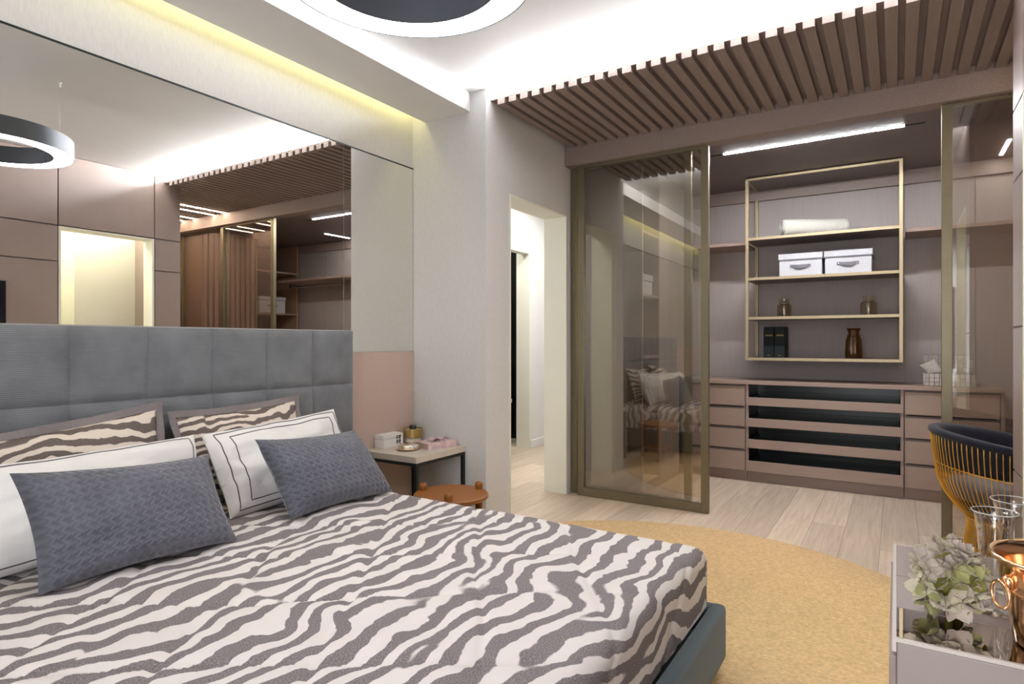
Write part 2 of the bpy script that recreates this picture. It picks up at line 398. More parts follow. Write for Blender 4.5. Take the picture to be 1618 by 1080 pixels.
d1 = B().box(3.338, 3.35, YD - 0.004, 2.304, 0, 2.105).box(4.131, 4.143, YD - 0.004, 2.304, 0, 2.105).box(3.35, 4.131, YD - 0.004, 2.304, 2.093, 2.105).build('door_1', 'paint_cream')
struct(d1, 'cream lining of the corridor doorway')
struct(B().box(-1.7, -1.6, -0.55, -0.40, 0, ZC).box(-1.7, -1.6, 0.60, 2.85, 0, ZC).box(-1.7, -1.6, -0.40, 0.60, 2.38, ZC).build('wall_back', 'wallpaper'), 'far end wall of the bedroom with an added window opening')
wn = struct(B().box(-1.68, -1.63, -0.40, -0.35, 0, 2.38).box(-1.68, -1.63, 0.55, 0.60, 0, 2.38).box(-1.68, -1.63, -0.35, 0.55, 0, 0.06).box(-1.68, -1.63, -0.35, 0.55, 2.33, 2.38).box(-1.68, -1.63, 0.08, 0.12, 0.06, 2.33).build('fill_window_1', 'white_plastic'), 'added unseen tall white framed window for daylight fill')  # unseen window added because the lamps alone leave the room too dark
for a_, b_ in ((-0.35, 0.08), (0.12, 0.55)): bx('pane', 'thin_clear', wn, -1.658, -1.654, a_, b_, 0.06, 2.33)
# corridor behind the doorway
struct(B().box(3.2, 4.95, 3.37, 3.47, 0, 2.6).box(4.95, 5.72, 3.37, 3.47, 2.117, 2.6).box(5.72, 6.5, 3.37, 3.53, 0, 2.6).build('wall_corridor', 'paint_white'), 'white corridor wall with a second opening')
struct(bx('wall_corridor_end', 'paint_white', None, 6.4, 6.5, 2.30, 3.37, 0, 2.6), 'end wall of the corridor')
struct(bx('wall_corridor_start', 'paint_white', None, 3.2, 3.3, 2.85, 3.37, 0, 2.6), 'start wall of the corridor')
struct(bx('ceiling_corridor', 'paint_white', None, 3.2, 6.5, 2.30, 4.3, 2.6, 2.66), 'white corridor ceiling')
struct(bx('baseboard_corridor', 'paint_white', None, 5.735, 6.4, 3.355, 3.37, 0, 0.085, bev=0.003), 'white baseboard of the corridor')
struct(B().box(5.708, 5.72, 3.366, 3.532, 0, 2.117).box(4.95, 5.708, 3.366, 3.47, 2.105, 2.117).build('door_2', 'paint_cream'), 'cream lining of the bathroom opening')
struct(B().box(4.6, 6.2, 4.2, 4.3, 0, 2.6).box(6.2, 6.3, 3.53, 4.3, 0, 2.6).box(4.5, 4.6, 3.47, 4.3, 0, 2.6).build('wall_bathroom', 'black_gloss'), 'dark bathroom wall')
# panelled wall opposite the mirror, with an opening into a vestibule
wr = struct(B().box(-1.6, 2.28, -0.55, -0.435, 0, ZC).box(3.01, 3.15, -0.55, -0.435, 0, ZC).box(2.28, 3.01, -0.55, -0.435, 2.095, ZC).build('wall_right', 'dark_brown'), 'taupe panelled wall')
g = 0.004
zs = [0.0, 0.62, 1.21, 1.81, 2.105, ZC]
xs = [-1.6, -0.62, 0.34, 1.30, 2.262]
for a, b_ in zip(xs, xs[1:]):
    for c, d in zip(zs, zs[1:]): bx('panel', 'taupe_lacquer', wr, a + g, b_ - g, -0.435, YO, c + g, d - g, bev=0.0015)
for c, d in zip(zs, zs[1:]): bx('panel', 'taupe_lacquer', wr, 3.03 + g, 3.27, -0.435, YO, c + g, d - g, bev=0.0015)
bx('panel', 'taupe_lacquer', wr, 2.262 + g, 3.03 - g, -0.435, YO, 2.105 + g, ZC - g, bev=0.0015)
struct(B().box(2.266, 2.282, -0.56, YO + 0.002, 0, 2.1).box(3.008, 3.026, -0.56, YO + 0.002, 0, 2.1).box(2.282, 3.008, -0.56, YO + 0.002, 2.086, 2.1).build('door_3', 'paint_cream'), 'cream lining of the opening in the panelled wall')
struct(B().box(2.0, 2.1, -1.6, -0.55, 0, 2.5).box(2.1, 2.62, -1.7, -1.6, 0, 2.5).box(2.62, 3.15, -1.7, -1.0, 0, 2.5).build('wall_vestibule', 'paint_cream'), 'cream vestibule wall')
struct(bx('ceiling_vestibule', 'paint_cream', None, 1.1, 3.15, -1.95, -0.55, 2.5, 2.56), 'cream vestibule ceiling')
wh = struct(bx('wall_hall', 'taupe_lacquer', None, 3.15, 3.27, -2.4, -0.436, 0, ZC), 'taupe wall of the closet hall')
struct(bx('wall_hall_end', 'taupe_lacquer', None, 3.27, 4.28, -2.4, -2.12, 0, ZC), 'end wall of the closet hall')
# closet shell
wb = struct(bx('wall_closet_back', 'taupe_wall', None, XB, 5.85, -2.4, YD, 0, 2.6), 'taupe back wall of the closet')
for k in range(6):   # wide wall boards with fine joints
    y0 = -2.3 + k * 0.36
    bx('board', 'taupe_wall', wb, XB - 0.008, XB, y0 + 0.0015, min(y0 + 0.3585, YD), 0.0, 2.40)
struct(bx('ceiling_closet', 'dark_brown', None, 4.22, XB, -2.4, YD, 2.50, 2.60), 'dark brown closet ceiling')
struct(bx('wall_closet_right', 'taupe_wall', None, 4.28, XB, -2.4, -2.3, 0, 2.5), 'right end wall of the closet')
struct(bx('trim_2', 'brown_slat', None, 5.715, XB - 0.009, -1.75, 1.6, 2.39, 2.4985), 'taupe fascia under the closet ceiling')
struct(bx('trim_3', 'brown_slat', None, 4.11, 4.225, -2.12, YD - 0.002, 2.47, 2.69, bev=0.002), 'taupe header beam over the closet front')

# slatted ceiling panel
sl = thing('slatted_ceiling_panel', (3.6, 0, ZS), 'brown slatted wood ceiling panel in front of the closet', 'ceiling panel')
B().box(3.12, 4.11, YO + 0.002, YD - 0.002, 2.634, 2.650).box(3.272, 4.11, -2.12, YO - 0.002, 2.634, 2.650).build('backing_board', 'brown_slat', sl)
pitch = 0.0808; yg = 1.920
k = -3; sproto = {}
while True:
    yc = yg + pitch / 2 - (k) * pitch
    k += 1
    if yc > YD - 0.03: continue
    if yc < -2.10: break
    key = 'a' if yc > YO + 0.03 else 'b'
    if abs(yc - YO) < 0.03 : key = 'b'
    x0 = 3.12 if key == 'a' else 3.272
    if key not in sproto:
        sproto[key] = bx('slat', 'brown_slat', sl, x0, 4.11, yc - 0.0255, yc + 0.0255, ZS, 2.634, bev=0.0015); base_y = yc; sproto[key + 'y'] = yc
    else:
        inst(sproto[key], 'slat', sl, (0, yc - sproto[key + 'y'], 0))

# LED profiles
def led(name, m, label, x0, x1, y0, y1, z, w, group=None, housing=True):
    t = thing(name, ((x0 + x1) / 2, (y0 + y1) / 2, z), label, 'light', group)
    B().box(x0, x1, y0, y1, z - 0.0025, z).build('diffuser', m, t)
    if housing:
        if y1 - y0 > x1 - x0: [bx('track_end', 'black_metal', t, x0, x1, q0, q1, z - 0.004, z) for q0, q1 in ((y1, y1 + 0.11), (y0 - 0.11, y0))]
        else: B().box(x1, x1 + 0.03, y0, y1, z - 0.004, z).build('track_end', 'black_metal', t)
    return t
led('closet_strip_light', 'led_white', 'long white strip light on closet ceiling before the brass shelf', 4.528, 4.550, -0.04, 1.055, 2.50, 0.03)
led('closet_strip_light', 'led_soft', 'strip light on closet ceiling running to the back wall', 5.22, 5.62, -0.648, -0.626, 2.50, 0.03, housing=False)
for yy, wh_ in ((-1.0, 'nearest the panelled wall'), (-1.21, 'second from the panelled wall'), (-1.6, 'third from the panelled wall'), (-1.84, 'next to the hall end wall')):
    led('slat_strip_light', 'led_warm', 'thin warm strip light under the hall slats, ' + wh_, 3.30, 4.105, yy - 0.008, yy + 0.008, 2.5995, 0.02, 'strip lights in the hall slats', housing=False)

# ------------------------------------------------------------------ mirrors and wall panel behind the bed
tag(bx('wall_mirror', 'mirror_silver', None, -1.55, 2.468, YM - 0.006, YM - 0.0005, 1.09, 2.285), 'wide wall mirror above the upholstered headboard', 'mirror')
tag(bx('wall_mirror', 'mirror_silver', None, 2.472, 3.066, YM - 0.006, YM - 0.0005, 1.09, 2.285), 'narrow wall mirror strip above the night table', 'mirror')
struct(bx('trim_4', 'black_metal', None, -1.55, XN, YM - 0.008, YM, 2.285, 2.293), 'thin dark line above the mirrors')
struct(bx('trim_5', 'blush_panel', None, -1.55, 3.066, YM - 0.012, YM, 0.0, 1.088), 'blush wall panel below the mirrors')

# ------------------------------------------------------------------ closet sliding doors
def sliding(label, x, y0, y1, stile=0.05, group=None):
    """y0>y1; frame of bronze profiles with a tinted pane"""
    zt, zb = 2.469, 0.0015
    t = thing('sliding_glass_door', (x, (y0 + y1) / 2, zb), label, 'door', group)
    bx('stile', 'bronze_frame', t, x - 0.018, x + 0.018, y0 - stile, y0, zb, zt, bev=0.002)
    bx('stile', 'bronze_frame', t, x - 0.018, x + 0.018, y1, y1 + stile, zb, zt, bev=0.002)
    bx('rail', 'bronze_frame', t, x - 0.018, x + 0.018, y1 + stile, y0 - stile, zb, zb + 0.06, bev=0.002)
    bx('rail', 'bronze_frame', t, x - 0.018, x + 0.018, y1 + stile, y0 - stile, zt - 0.018, zt, bev=0.002)
    bx('pane', 'bronze_glass', t, x - 0.002, x + 0.002, y1 + stile - 0.004, y0 - stile + 0.004, zb + 0.055, zt - 0.012)
    return t
sliding('bronze framed sliding glass door pushed open beside the corridor doorway', 4.175, 2.03, 1.065)
sliding('bronze framed glass door parked behind the other one by the doorway wall', 4.226, 2.112, 1.195)
sliding('bronze framed sliding glass door behind the gold wire armchair', 4.175, -0.211, -1.16)
sliding('bronze framed glass door at the end of the closet hall', 4.226, -1.12, -2.085)

# ------------------------------------------------------------------ closet furniture
def cabinet(label, y0, y1, kind):
    t = thing('drawer_cabinet', (5.52, (y0 + y1) / 2, 0), label, 'cabinet')
    b = B()
    b.box(5.32, 5.738, y0 - 0.02, y0, 0.09, 0.80).box(5.32, 5.738, y1, y1 + 0.02, 0.09, 0.80).box(5.72, 5.738, y1 + 0.02, y0 - 0.02, 0.09, 0.80).box(5.32, 5.72, y1 + 0.02, y0 - 0.02, 0.085, 0.10)
    b.build('carcass', 'taupe_cabinet' if kind == 'drawers' else 'black_gloss', t)
    bx('plinth', 'taupe_cabinet', t, 5.36, 5.73, y1, y0, 0, 0.085)
    if kind == 'drawers':
        for z0, z1 in ((0.622, 0.785), (0.452, 0.597), (0.268, 0.429), (0.09, 0.245)):
            dr = bx('drawer', 'taupe_cabinet', t, 5.30, 5.32, y1 + 0.004, y0 - 0.004, z0, z1, bev=0.002)
            bx('finger_groove', 'dark_brown', dr, 5.312, 5.335, y1 + 0.004, y0 - 0.004, z1, z1 + 0.015)
    else:
        for yy in (y0 - 0.02, y1): bx('side_stile', 'taupe_cabinet', t, 5.305, 5.32, yy, yy + 0.02, 0.09, 0.80)
        for z0, z1 in ((0.630, 0.697), (0.456, 0.526), (0.281, 0.354), (0.09, 0.176)):
            tr = bx('tray_front', 'taupe_cabinet', t, 5.29, 5.306, y1 + 0.002, y0 - 0.002, z0, z1, bev=0.002)
            B().box(5.306, 5.70, y1 + 0.03, y0 - 0.03, z0 + 0.012, z0 + 0.02).box(5.69, 5.70, y1 + 0.03, y0 - 0.03, z0 + 0.02, z1 + 0.02).box(5.306, 5.69, y0 - 0.036, y0 - 0.03, z0 + 0.02, z1).box(5.306, 5.69, y1 + 0.03, y1 + 0.036, z0 + 0.02, z1).build('tray', 'black_gloss', tr)
    return t
cabinet('taupe cabinet of four drawers next to the open shelf tower', 1.585, 1.058, 'drawers')
cabinet('taupe cabinet with four black pull-out trays under the brass shelf', 1.054, -0.043, 'trays')
rc = cabinet('taupe cabinet of four drawers under the woven basket', -0.047, -0.60, 'drawers')
bx('end_panel', 'taupe_cabinet', rc, 5.30, 5.738, -0.620, -0.601, 0, 0.80)
tag(B().box(5.282, 5.74, -0.622, 1.59, 0.802, 0.832, bev=0.002).build('worktop', 'taupe_cabinet'), 'long taupe worktop over the drawer cabinets', 'worktop')
tag(bx('wall_shelf', 'taupe_cabinet', None, 5.36, 5.741, 1.066, 1.598, 1.958, 1.985, bev=0.002), 'short taupe wall shelf between brass unit and shelf tower', 'shelf')
ws = tag(bx('wall_shelf', 'taupe_cabinet', None, 5.36, 5.741, -1.745, -0.055, 1.958, 1.985, bev=0.002), 'long taupe wall shelf with a hanging rail below', 'shelf')
B().tube([(5.55, -1.73, 1.90), (5.55, -0.70, 1.90)], 0.012, 10).box(5.54, 5.56, -0.72, -0.70, 1.90, 1.958).box(5.54, 5.56, -1.73, -1.71, 1.90, 1.958).build('hanging_rail', 'steel', ws, smooth=True)

bs = thing('brass_shelf_unit', (5.53, 0.505, 1.0), 'brass framed open shelf unit hung on the closet wall', 'shelf unit')
p = 0.024
for xx in (5.298, 5.741 - p):
    for yy in (1.058 - p, -0.039): bx('upright', 'brass', bs, xx, xx + p, yy, yy + p, 1.0, 2.492, bev=0.001)
for z in (1.0, 1.333, 1.655, 1.983, 2.474):
    zt = z + (0.022 if z < 2.4 else 0.018)
    B().box(5.2985, 5.298 + 0.016, -0.039 + p, 1.058 - p, z, zt).box(5.725, 5.741, -0.039 + p, 1.058 - p, z, zt).build('shelf_edge', 'brass', bs)
    for yy in (1.058 - p, -0.039): bx('side_bar', 'brass', bs, 5.298 + p, 5.741 - p, yy, yy + p, z, zt)
    bx('shelf_board', 'dark_brown', bs, 5.314, 5.725, -0.039 + p, 1.058 - p, z + 0.002, zt - 0.001)

# left wardrobe with an open shelf tower, right wardrobe with slatted doors
lw = thing('wardrobe', (5.05, 1.85, 0), 'tall taupe wardrobe with open shelf tower beside the doorway wall', 'wardrobe')
bx('side_panel', 'taupe_wall', lw, 4.36, 4.38, 1.6, 2.112, 0, 2.498)
bx('divider', 'taupe_cabinet', lw, 4.736, 4.756, 1.6, 2.09, 0.07, 2.498)
bx('back_panel', 'dark_brown', lw, 4.38, 5.735, 2.09, 2.112, 0, 2.498)
bx('plinth', 'taupe_cabinet', lw, 4.38, 5.27, 1.605, 2.09, 0, 0.07)
for z in (0.07, 0.565, 1.025, 1.495, 1.97): bx('shelf', 'taupe_cabinet', lw, 4.38, 4.736, 1.603, 2.09, z, z + 0.02)
for x0, x1 in ((4.758, 5.010), (5.013, 5.268)): bx('door', 'taupe_wall', lw, x0, x1, 1.6, 1.62, 0.073, 2.495, bev=0.001)
bx('body', 'taupe_wall', lw, 5.27, 5.735, 1.6, 2.09, 0.84, 2.498)
rw = thing('wardrobe', (4.95, -2.0, 0), 'wardrobe with slatted wooden doors and open tower behind the closet glass', 'wardrobe')
bx('side_panel', 'wood_door', rw, 4.285, 4.30, -2.29, -1.75, 0, 2.498)
bx('divider', 'wood_door', rw, 5.03, 5.05, -2.28, -1.75, 0, 2.498)
bx('side_panel', 'wood_door', rw, 5.68, 5.70, -2.28, -1.75, 0, 2.498)
bx('back_panel', 'black_gloss', rw, 4.30, 5.70, -2.295, -2.28, 0, 2.498)
for z in (0.06, 0.62, 1.08, 1.525, 2.09): bx('shelf', 'taupe_cabinet', rw, 5.05, 5.68, -2.28, -1.755, z, z + 0.022)
dr = bx('door', 'dark_brown', rw, 4.302, 5.028, -1.79, -1.77, 0.05, 2.495)
sp = None
for i in range(10):
    x0 = 4.306 + i * 0.0722
    if sp is None: sp = bx('slat', 'wood_door', dr, x0, x0 + 0.046, -1.77, -1.742, 0.05, 2.495, bev=0.002)
    else: inst(sp, 'slat', dr, (i * 0.0722, 0, 0))

# storage boxes
def storage_box(label, x0, x1, y0, y1, z, h, face='x', group=None):
    """linen box with lid; the handle sits on the -x face or the +y face"""
    t = thing('storage_box', ((x0 + x1) / 2, (y0 + y1) / 2, z), label, 'box', group)
    bx('body', 'box_linen', t, x0 + 0.006, x1 - 0.006, y0 + 0.006, y1 - 0.006, z, z + h - 0.05, bev=0.004)
    ld = bx('lid', 'box_linen', t, x0, x1, y0, y1, z + h - 0.05, z + h, bev=0.004)
    B().box(x0 - 0.001, x1 + 0.001, y0 - 0.001, y1 + 0.001, z + h - 0.055, z + h - 0.046).box(x0 - 0.001, x1 + 0.001, y0 - 0.001, y1 + 0.001, z + h - 0.004, z + h + 0.001).build('lid_piping', 'box_trim', ld)
    zc = z + h * 0.44
    if face == 'x':
        yc = (y0 + y1) / 2; b = B(); n = 10
        b.box(x0 + 0.002, x0 + 0.008, yc - 0.075, yc - 0.05, zc - 0.012, zc + 0.012).box(x0 + 0.002, x0 + 0.008, yc + 0.05, yc + 0.075, zc - 0.012, zc + 0.012)
        b.grid(lambda u, v: Vector((x0 + 0.003 - 0.022 * math.sin(pi * u), yc - 0.06 + 0.12 * u, zc - 0.011 + 0.022 * v - 0.004 * math.sin(pi * u))), n, 1)
        hd = b.build('handle', 'box_trim', t)
        [B().ball((x0 + 0.001, yc + q_, zc), 0.006, 0.5).build('rivet', 'steel', hd, smooth='all') for q_ in (-0.062, 0.062)]
    else:
        xc = (x0 + x1) / 2; b = B()
        b.box(xc - 0.075, xc - 0.05, y1 - 0.008, y1 - 0.002, zc - 0.012, zc + 0.012).box(xc + 0.05, xc + 0.075, y1 - 0.008, y1 - 0.002, zc - 0.012, zc + 0.012)
        b.grid(lambda u, v: Vector((xc - 0.06 + 0.12 * u, y1 - 0.003 + 0.022 * math.sin(pi * u), zc - 0.011 + 0.022 * v)), 10, 1)
        b.build('handle', 'box_trim', t)
    return t
storage_box('pale grey linen storage box on brass shelf, nearer the books', 5.36, 5.66, 0.492, 0.815, 1.677, 0.185)
storage_box('pale grey linen storage box on brass shelf, nearer the woven basket', 5.36, 5.66, 0.155, 0.483, 1.677, 0.185)
storage_box('pale linen storage box in the open tower beside the wardrobe door', 4.40, 4.72, 1.64, 1.98, 1.515, 0.16)
storage_box('white storage box in the tower beside slatted wardrobe doors', 5.10, 5.52, -2.10, -1.78, 1.547, 0.22, face='y')

# rolled blanket
rb = thing('rolled_blanket', (5.50, 0.57, 2.005), 'rolled white ribbed blanket on the upper brass shelf', 'blanket')
MR = Matrix.Translation((5.50, 0.57, 2.0745)) @ Matrix.Rotation(math.radians(27), 4, 'Z')
def roll(u, v):
    a = 2 * pi * v; e = min(u, 1 - u) / 0.035
    r0 = (0.068 + 0.0012 * math.sin(u * 190)) * (1 if e > 1 else 0.93 + 0.07 * math.sin(e * pi / 2))
    return MR @ Vector((1.04 * r0 * math.cos(a), 0.245 - 0.49 * u, r0 * math.sin(a) + 0.002 * math.sin(u * 7)))
B().grid(roll, 160, 28).build('roll', 'towel', rb, smooth='all', weld=0.0003)
for sg in (1, -1):
    B().lathe((0, 0, 0), [(0.0, 0.0), (0.060, 0.0), (0.063, -0.002)], 28, M=MR @ Matrix.Translation((0, 0.243 * sg, 0)) @ Matrix.Rotation(-pi / 2 * sg, 4, 'X')).build('end_face', 'grey_linen', rb)
    B().tube([MR @ Vector((0.060 * (1 - i / 95) * math.cos(i * 0.24), 0.2465 * sg, 0.060 * (1 - i / 95) * math.sin(i * 0.24))) for i in range(90)], 0.005, 6).build('spiral_end', 'towel', rb, smooth='all')

def jar(label, y, s=1.0, x=5.46):
    z = 1.3555
    t = thing('glass_jar', (x, y, z), label, 'jar')
    R = 0.058 * s
    pr = [(0, 0), (R * .96, 0), (R, 0.006), (R, 0.088 * s), (R * .93, 0.10 * s), (R * .72, 0.107 * s), (R * .72, 0.112 * s)]
    B().lathe((x, y, z), pr + [(r_ - 0.004, h) for r_, h in reversed(pr[2:])] + [(0, 0.006)], 36).build('body', 'smoke_glass', t, smooth=True)
    B().lathe((x, y, z), [(R * .70, 0.113 * s), (R * .74, 0.118 * s), (R * .70, 0.122 * s), (R * .70, 0.138 * s), (R * .78, 0.141 * s), (R * .78, 0.15 * s), (0, 0.152 * s)], 36).build('neck', 'smoke_glass', t, smooth=True)
    return t
jar('smoked textured glass jar on brass shelf above the black books', 0.785, 0.98)
jar('smoked textured glass jar on brass shelf above the amber vase', 0.184, 1.0)
def book(label, y0, y1):
    t = thing('book', (5.53, (y0 + y1) / 2, 1.0225), label, 'book')
    B().box(5.44, 5.446, y0, y1, 1.0225, 1.275, bev=0.002).box(5.446, 5.63, y0, y0 + 0.004, 1.0225, 1.275).box(5.446, 5.63, y1 - 0.004, y1, 1.0225, 1.275).build('cover', 'book_black', t)
    bx('pages', 'book_pages', t, 5.446, 5.622, y0 + 0.004, y1 - 0.004, 1.028, 1.27)
    b = B(); n = 5
    for i in range(n):
        w = (y1 - y0) * 0.7 / n; yy = y0 + (y1 - y0) * 0.15 + i * w
        b.box(5.4388, 5.44, yy, yy + w * 0.2, 1.198, 1.212); b.box(5.4388, 5.44, yy, yy + w * 0.65, 1.209 if i % 2 else 1.203, 1.212 if i % 2 else 1.206)
    b.build('spine_lettering', 'gold_foil', t)['kind'] = 'stuff'
    bx('spine_line', 'gold_foil', t, 5.4388, 5.44, y0 + 0.03, y1 - 0.03, 1.038, 1.041)
book('black book with gold spine lettering, next to the brass upright', 0.862, 0.942)
book('black book with gold spine lettering, on the vase side of its twin', 0.778, 0.858)
v = thing('glass_vase', (5.46, 0.285, 1.0225), 'ribbed amber glass vase on the lowest brass shelf', 'vase')
pr = [(0.0, 0), (0.056, 0.0), (0.059, 0.006), (0.058, 0.06), (0.054, 0.14), (0.045, 0.17), (0.038, 0.19), (0.037, 0.205), (0.048, 0.234)]
b = B(); n = 72; rings = []
outer = pr + [(pr[-1][0] - 0.003, 0.234)] + [(max(r_ - 0.005, 0), h + (0.006 if i == len(pr) - 1 else 0)) for i, (r_, h) in enumerate(reversed(pr[1:-1]))] + [(0, 0.008)]
b.lathe((5.46, 0.285, 1.0225), outer, n)
for vv in b.bm.verts:
    d = Vector((vv.co.x - 5.46, vv.co.y - 0.285)); a = math.atan2(d.y, d.x)
    if d.length > 0.01: k_ = 1 + 0.035 * math.cos(18 * a); vv.co.x = 5.46 + d.x * k_; vv.co.y = 0.285 + d.y * k_
b.build('body', 'amber_glass', v, smooth='all')
# woven basket with lid and a cushion-like pouch inside
bk = thing('woven_basket', (5.46, -0.32, 0.8325), 'grey woven strap basket with open lid on the worktop', 'basket')
bx('tub', 'dark_brown', bk, 5.365, 5.55, -0.467, -0.173, 0.8335, 0.92)
st = None
for zi in range(3):
    for i in range(10):
        y0 = -0.47 + i * 0.03; dx = 0.004 if (i + zi) % 2 else 0.0
        o = B().box(5.355 + dx, 5.363 + dx, y0 + 0.001, y0 + 0.029, 0.834 + zi * 0.029, 0.862 + zi * 0.029, bev=0.002, seg=1).build('strap', 'basket_weave', bk)
for zi in range(3):
    for i in range(6):
        x0 = 5.366 + i * 0.031; dy = 0.003 if (i + zi) % 2 else 0
        for yy in (-0.475 + dy, -0.171 - dy): B().box(x0, x0 + 0.029, yy, yy + 0.006, 0.834 + zi * 0.029, 0.862 + zi * 0.029).build('strap', 'basket_weave', bk)
ld = bx('lid', 'dark_brown', bk, 5.553, 5.562, -0.467, -0.173, 0.925, 1.055, bev=0.003)
for zi in range(4):
    for i in range(10):
        y0 = -0.47 + i * 0.03; dx = 0.003 if (i + zi) % 2 else 0
        B().box(5.543 + dx, 5.553, y0 + 0.001, y0 + 0.029, 0.93 + zi * 0.031, 0.96 + zi * 0.031).build('strap', 'basket_weave', ld)

# ------------------------------------------------------------------ soft goods helper
def lerp3(c, u, v):
    bl, br, tl, tr = c
    return (bl * (1 - u) + br * u) * (1 - v) + (tl * (1 - u) + tr * u) * v
def pillow(name, label, cat, corners, thick, m, group=None, n=44, pinch=0.05, flange=0.0, flange_m=None, lines=(), wr=0.006, seed=0, power=2.6):
    """inflated cushion spanned by four corner points bl, br, tl, tr; faces the -y side"""
    c = [Vector(q) for q in corners]
    nrm = (c[1] - c[0]).cross(c[2] - c[0]).normalized()
    w = ((c[1] - c[0]).length + (c[3] - c[2]).length) / 2; h = ((c[2] - c[0]).length + (c[3] - c[1]).length) / 2
    base = (c[0] + c[1] + c[2] + c[3]) / 4; base.z = min(q.z for q in c)
    t = thing(name, base, label, cat, group)
    fu, fv = flange / w, flange / h
    def surf(u, v, side, extra=0.0):
        a, b_ = 2 * u - 1, 2 * v - 1
        pu = a * (1 - pinch * (1 - b_ * b_) * abs(a)); pv = b_ * (1 - pinch * 1.3 * (1 - a * a) * abs(b_))
        q = lerp3(c, fu + (1 - 2 * fu) * (pu + 1) / 2, fv + (1 - 2 * fv) * (pv + 1) / 2)
        infl = (max(0, 1 - abs(a) ** power) * max(0, 1 - abs(b_) ** power)) ** 0.55
        wn = noise.noise(Vector((u * 5 + seed, v * 4, seed * 1.7))) * wr * (0.4 + infl) + noise.noise(Vector((u * 13 + seed, v * 11, 3.1))) * wr * 0.35 * infl
        return q + nrm * side * (infl * thick / 2 + extra) + nrm * (wn if side > 0 else wn * 0.5)
    b = B()
    for side in (1, -1): b.grid(lambda u, v: surf(u, v, side), n, n, uvfn=lambda u, v: (u * w + seed * 1.37, v * h + seed * 0.61))
    b.build('cover', m, t, smooth='all', weld=0.0002)
    if flange:
        b = B()
        def ring(side_off):
            def fn(u, v):
                # u runs round the border, v from seam to hem
                s4 = u * 4; k_ = int(min(s4, 3.9999)); f = s4 - k_
                P = [(f, 0), (1, f), (1 - f, 1), (0, 1 - f)][k_]
                a, b_ = 2 * P[0] - 1, 2 * P[1] - 1
                pu = a * (1 - pinch * (1 - b_ * b_)); pv = b_ * (1 - pinch * 1.3 * (1 - a * a))
                qi = lerp3(c, fu + (1 - 2 * fu) * (pu + 1) / 2, fv + (1 - 2 * fv) * (pv + 1) / 2)
                ou, ov = (1 + 2 * fu) , (1 + 2 * fv)
                qo = lerp3(c, 0.5 + 0.5 * pu * 1.0, 0.5 + 0.5 * pv * 1.0)
                q = qi * (1 - v) + qo * v
                return q + nrm * (side_off + 0.006 * math.sin(u * 60 + seed) * v)
            return fn
        b.grid(ring(0.003), 96, 2); b.grid(ring(-0.003), 96, 2)
        b.build('border', flange_m, t, smooth='all')
    for du in lines:
        pts = []
        for k_ in range(160):
            s4 = k_ / 160 * 4; q = int(s4); f = s4 - q
            P = [(du + (1 - 2 * du) * f, du), (1 - du, du + (1 - 2 * du) * f), (1 - du - (1 - 2 * du) * f, 1 - du), (du, 1 - du - (1 - 2 * du) * f)][q]
            pts.append(surf(P[0], P[1], 1, 0.0005))
        B().tube(pts, 0.0022, 5, closed=True).build('piping', 'piping', t, smooth='all')
    return t
c_pouch = [(5.40, -0.265, 0.925), (5.44, -0.30, 0.94), (5.41, -0.15, 0.985), (5.45, -0.215, 1.035)]
pillow('linen_pouch', 'small grey linen pouch sticking out of the woven basket', 'pouch', [(5.43, -0.20, 0.905), (5.43, -0.31, 0.915), (5.47, -0.135, 0.975), (5.47, -0.235, 1.03)], 0.05, 'grey_linen', n=16, seed=5, wr=0.002)

# ------------------------------------------------------------------ bed
bed = thing('bed', (1.175, 1.5, 0), 'bed with tall grey corduroy tufted headboard and dark teal frame', 'bed')
hb = bx('headboard', 'corduroy', bed, -0.075, 2.435, 2.60, 2.69, 0.02, 1.20, bev=0.02)
PW, PH = 0.2789, 0.2925
for j in range(4):
    for i in range(9):
        x1 = 2.441 - i * PW; x0 = x1 - PW; z1 = 1.21 - j * PH; z0 = z1 - PH
        def pad(u, v, x0=x0, x1=x1, z0=z0, z1=z1, j=j, i=i):
            a, b_ = 2 * u - 1, 2 * v - 1
            e = (max(0, 1 - abs(a) ** 11) * max(0, 1 - abs(b_) ** 11)) ** 0.5
            y = 2.594 - 0.018 * e
            return Vector((x0 + (x1 - x0) * u, y, z0 + (z1 - z0) * v))
        b = B().grid(pad, 14, 14)
        if j == 0:   # cap over the top edge
            b.grid(lambda u, v: Vector((x0 + (x1 - x0) * u, 2.598 + 0.094 * v, 1.21 + 0.006 * math.sin(pi * v))), 8, 6)
        if i == 0:
            b.grid(lambda u, v: Vector((2.441 + 0.007 * math.sin(pi * u), 2.598 + 0.094 * u, z0 + (z1 - z0) * v)), 6, 4)
        b.build('headboard_pad', 'corduroy', hb, smooth='all', weld=0.0004)
B().box(2.148, 2.20, 0.505, 2.60, 0.05, 0.238, bev=0.018, seg=3).build('side_rail', 'bed_fabric', bed, smooth=True)
B().box(0.15, 0.202, 0.505, 2.60, 0.05, 0.238, bev=0.018, seg=3).build('side_rail', 'bed_fabric', bed, smooth=True)
B().box(0.15, 2.20, 0.50, 0.552, 0.05, 0.240, bev=0.018, seg=3).build('foot_rail', 'bed_fabric', bed, smooth=True)
for xx in (0.25, 2.05):
    for yy in (0.60, 2.45): B().tube([(xx, yy, 0.0125), (xx, yy, 0.12)], 0.025, 12).build('foot', 'black_metal', bed)
bx('slat_base', 'bed_fabric', bed, 0.203, 2.147, 0.553, 2.598, 0.10, 0.15)
B().box(0.235, 2.115, 0.595, 2.590, 0.152, 0.425, bev=0.04, seg=3).build('mattress', 'white_cotton', bed, smooth=True)

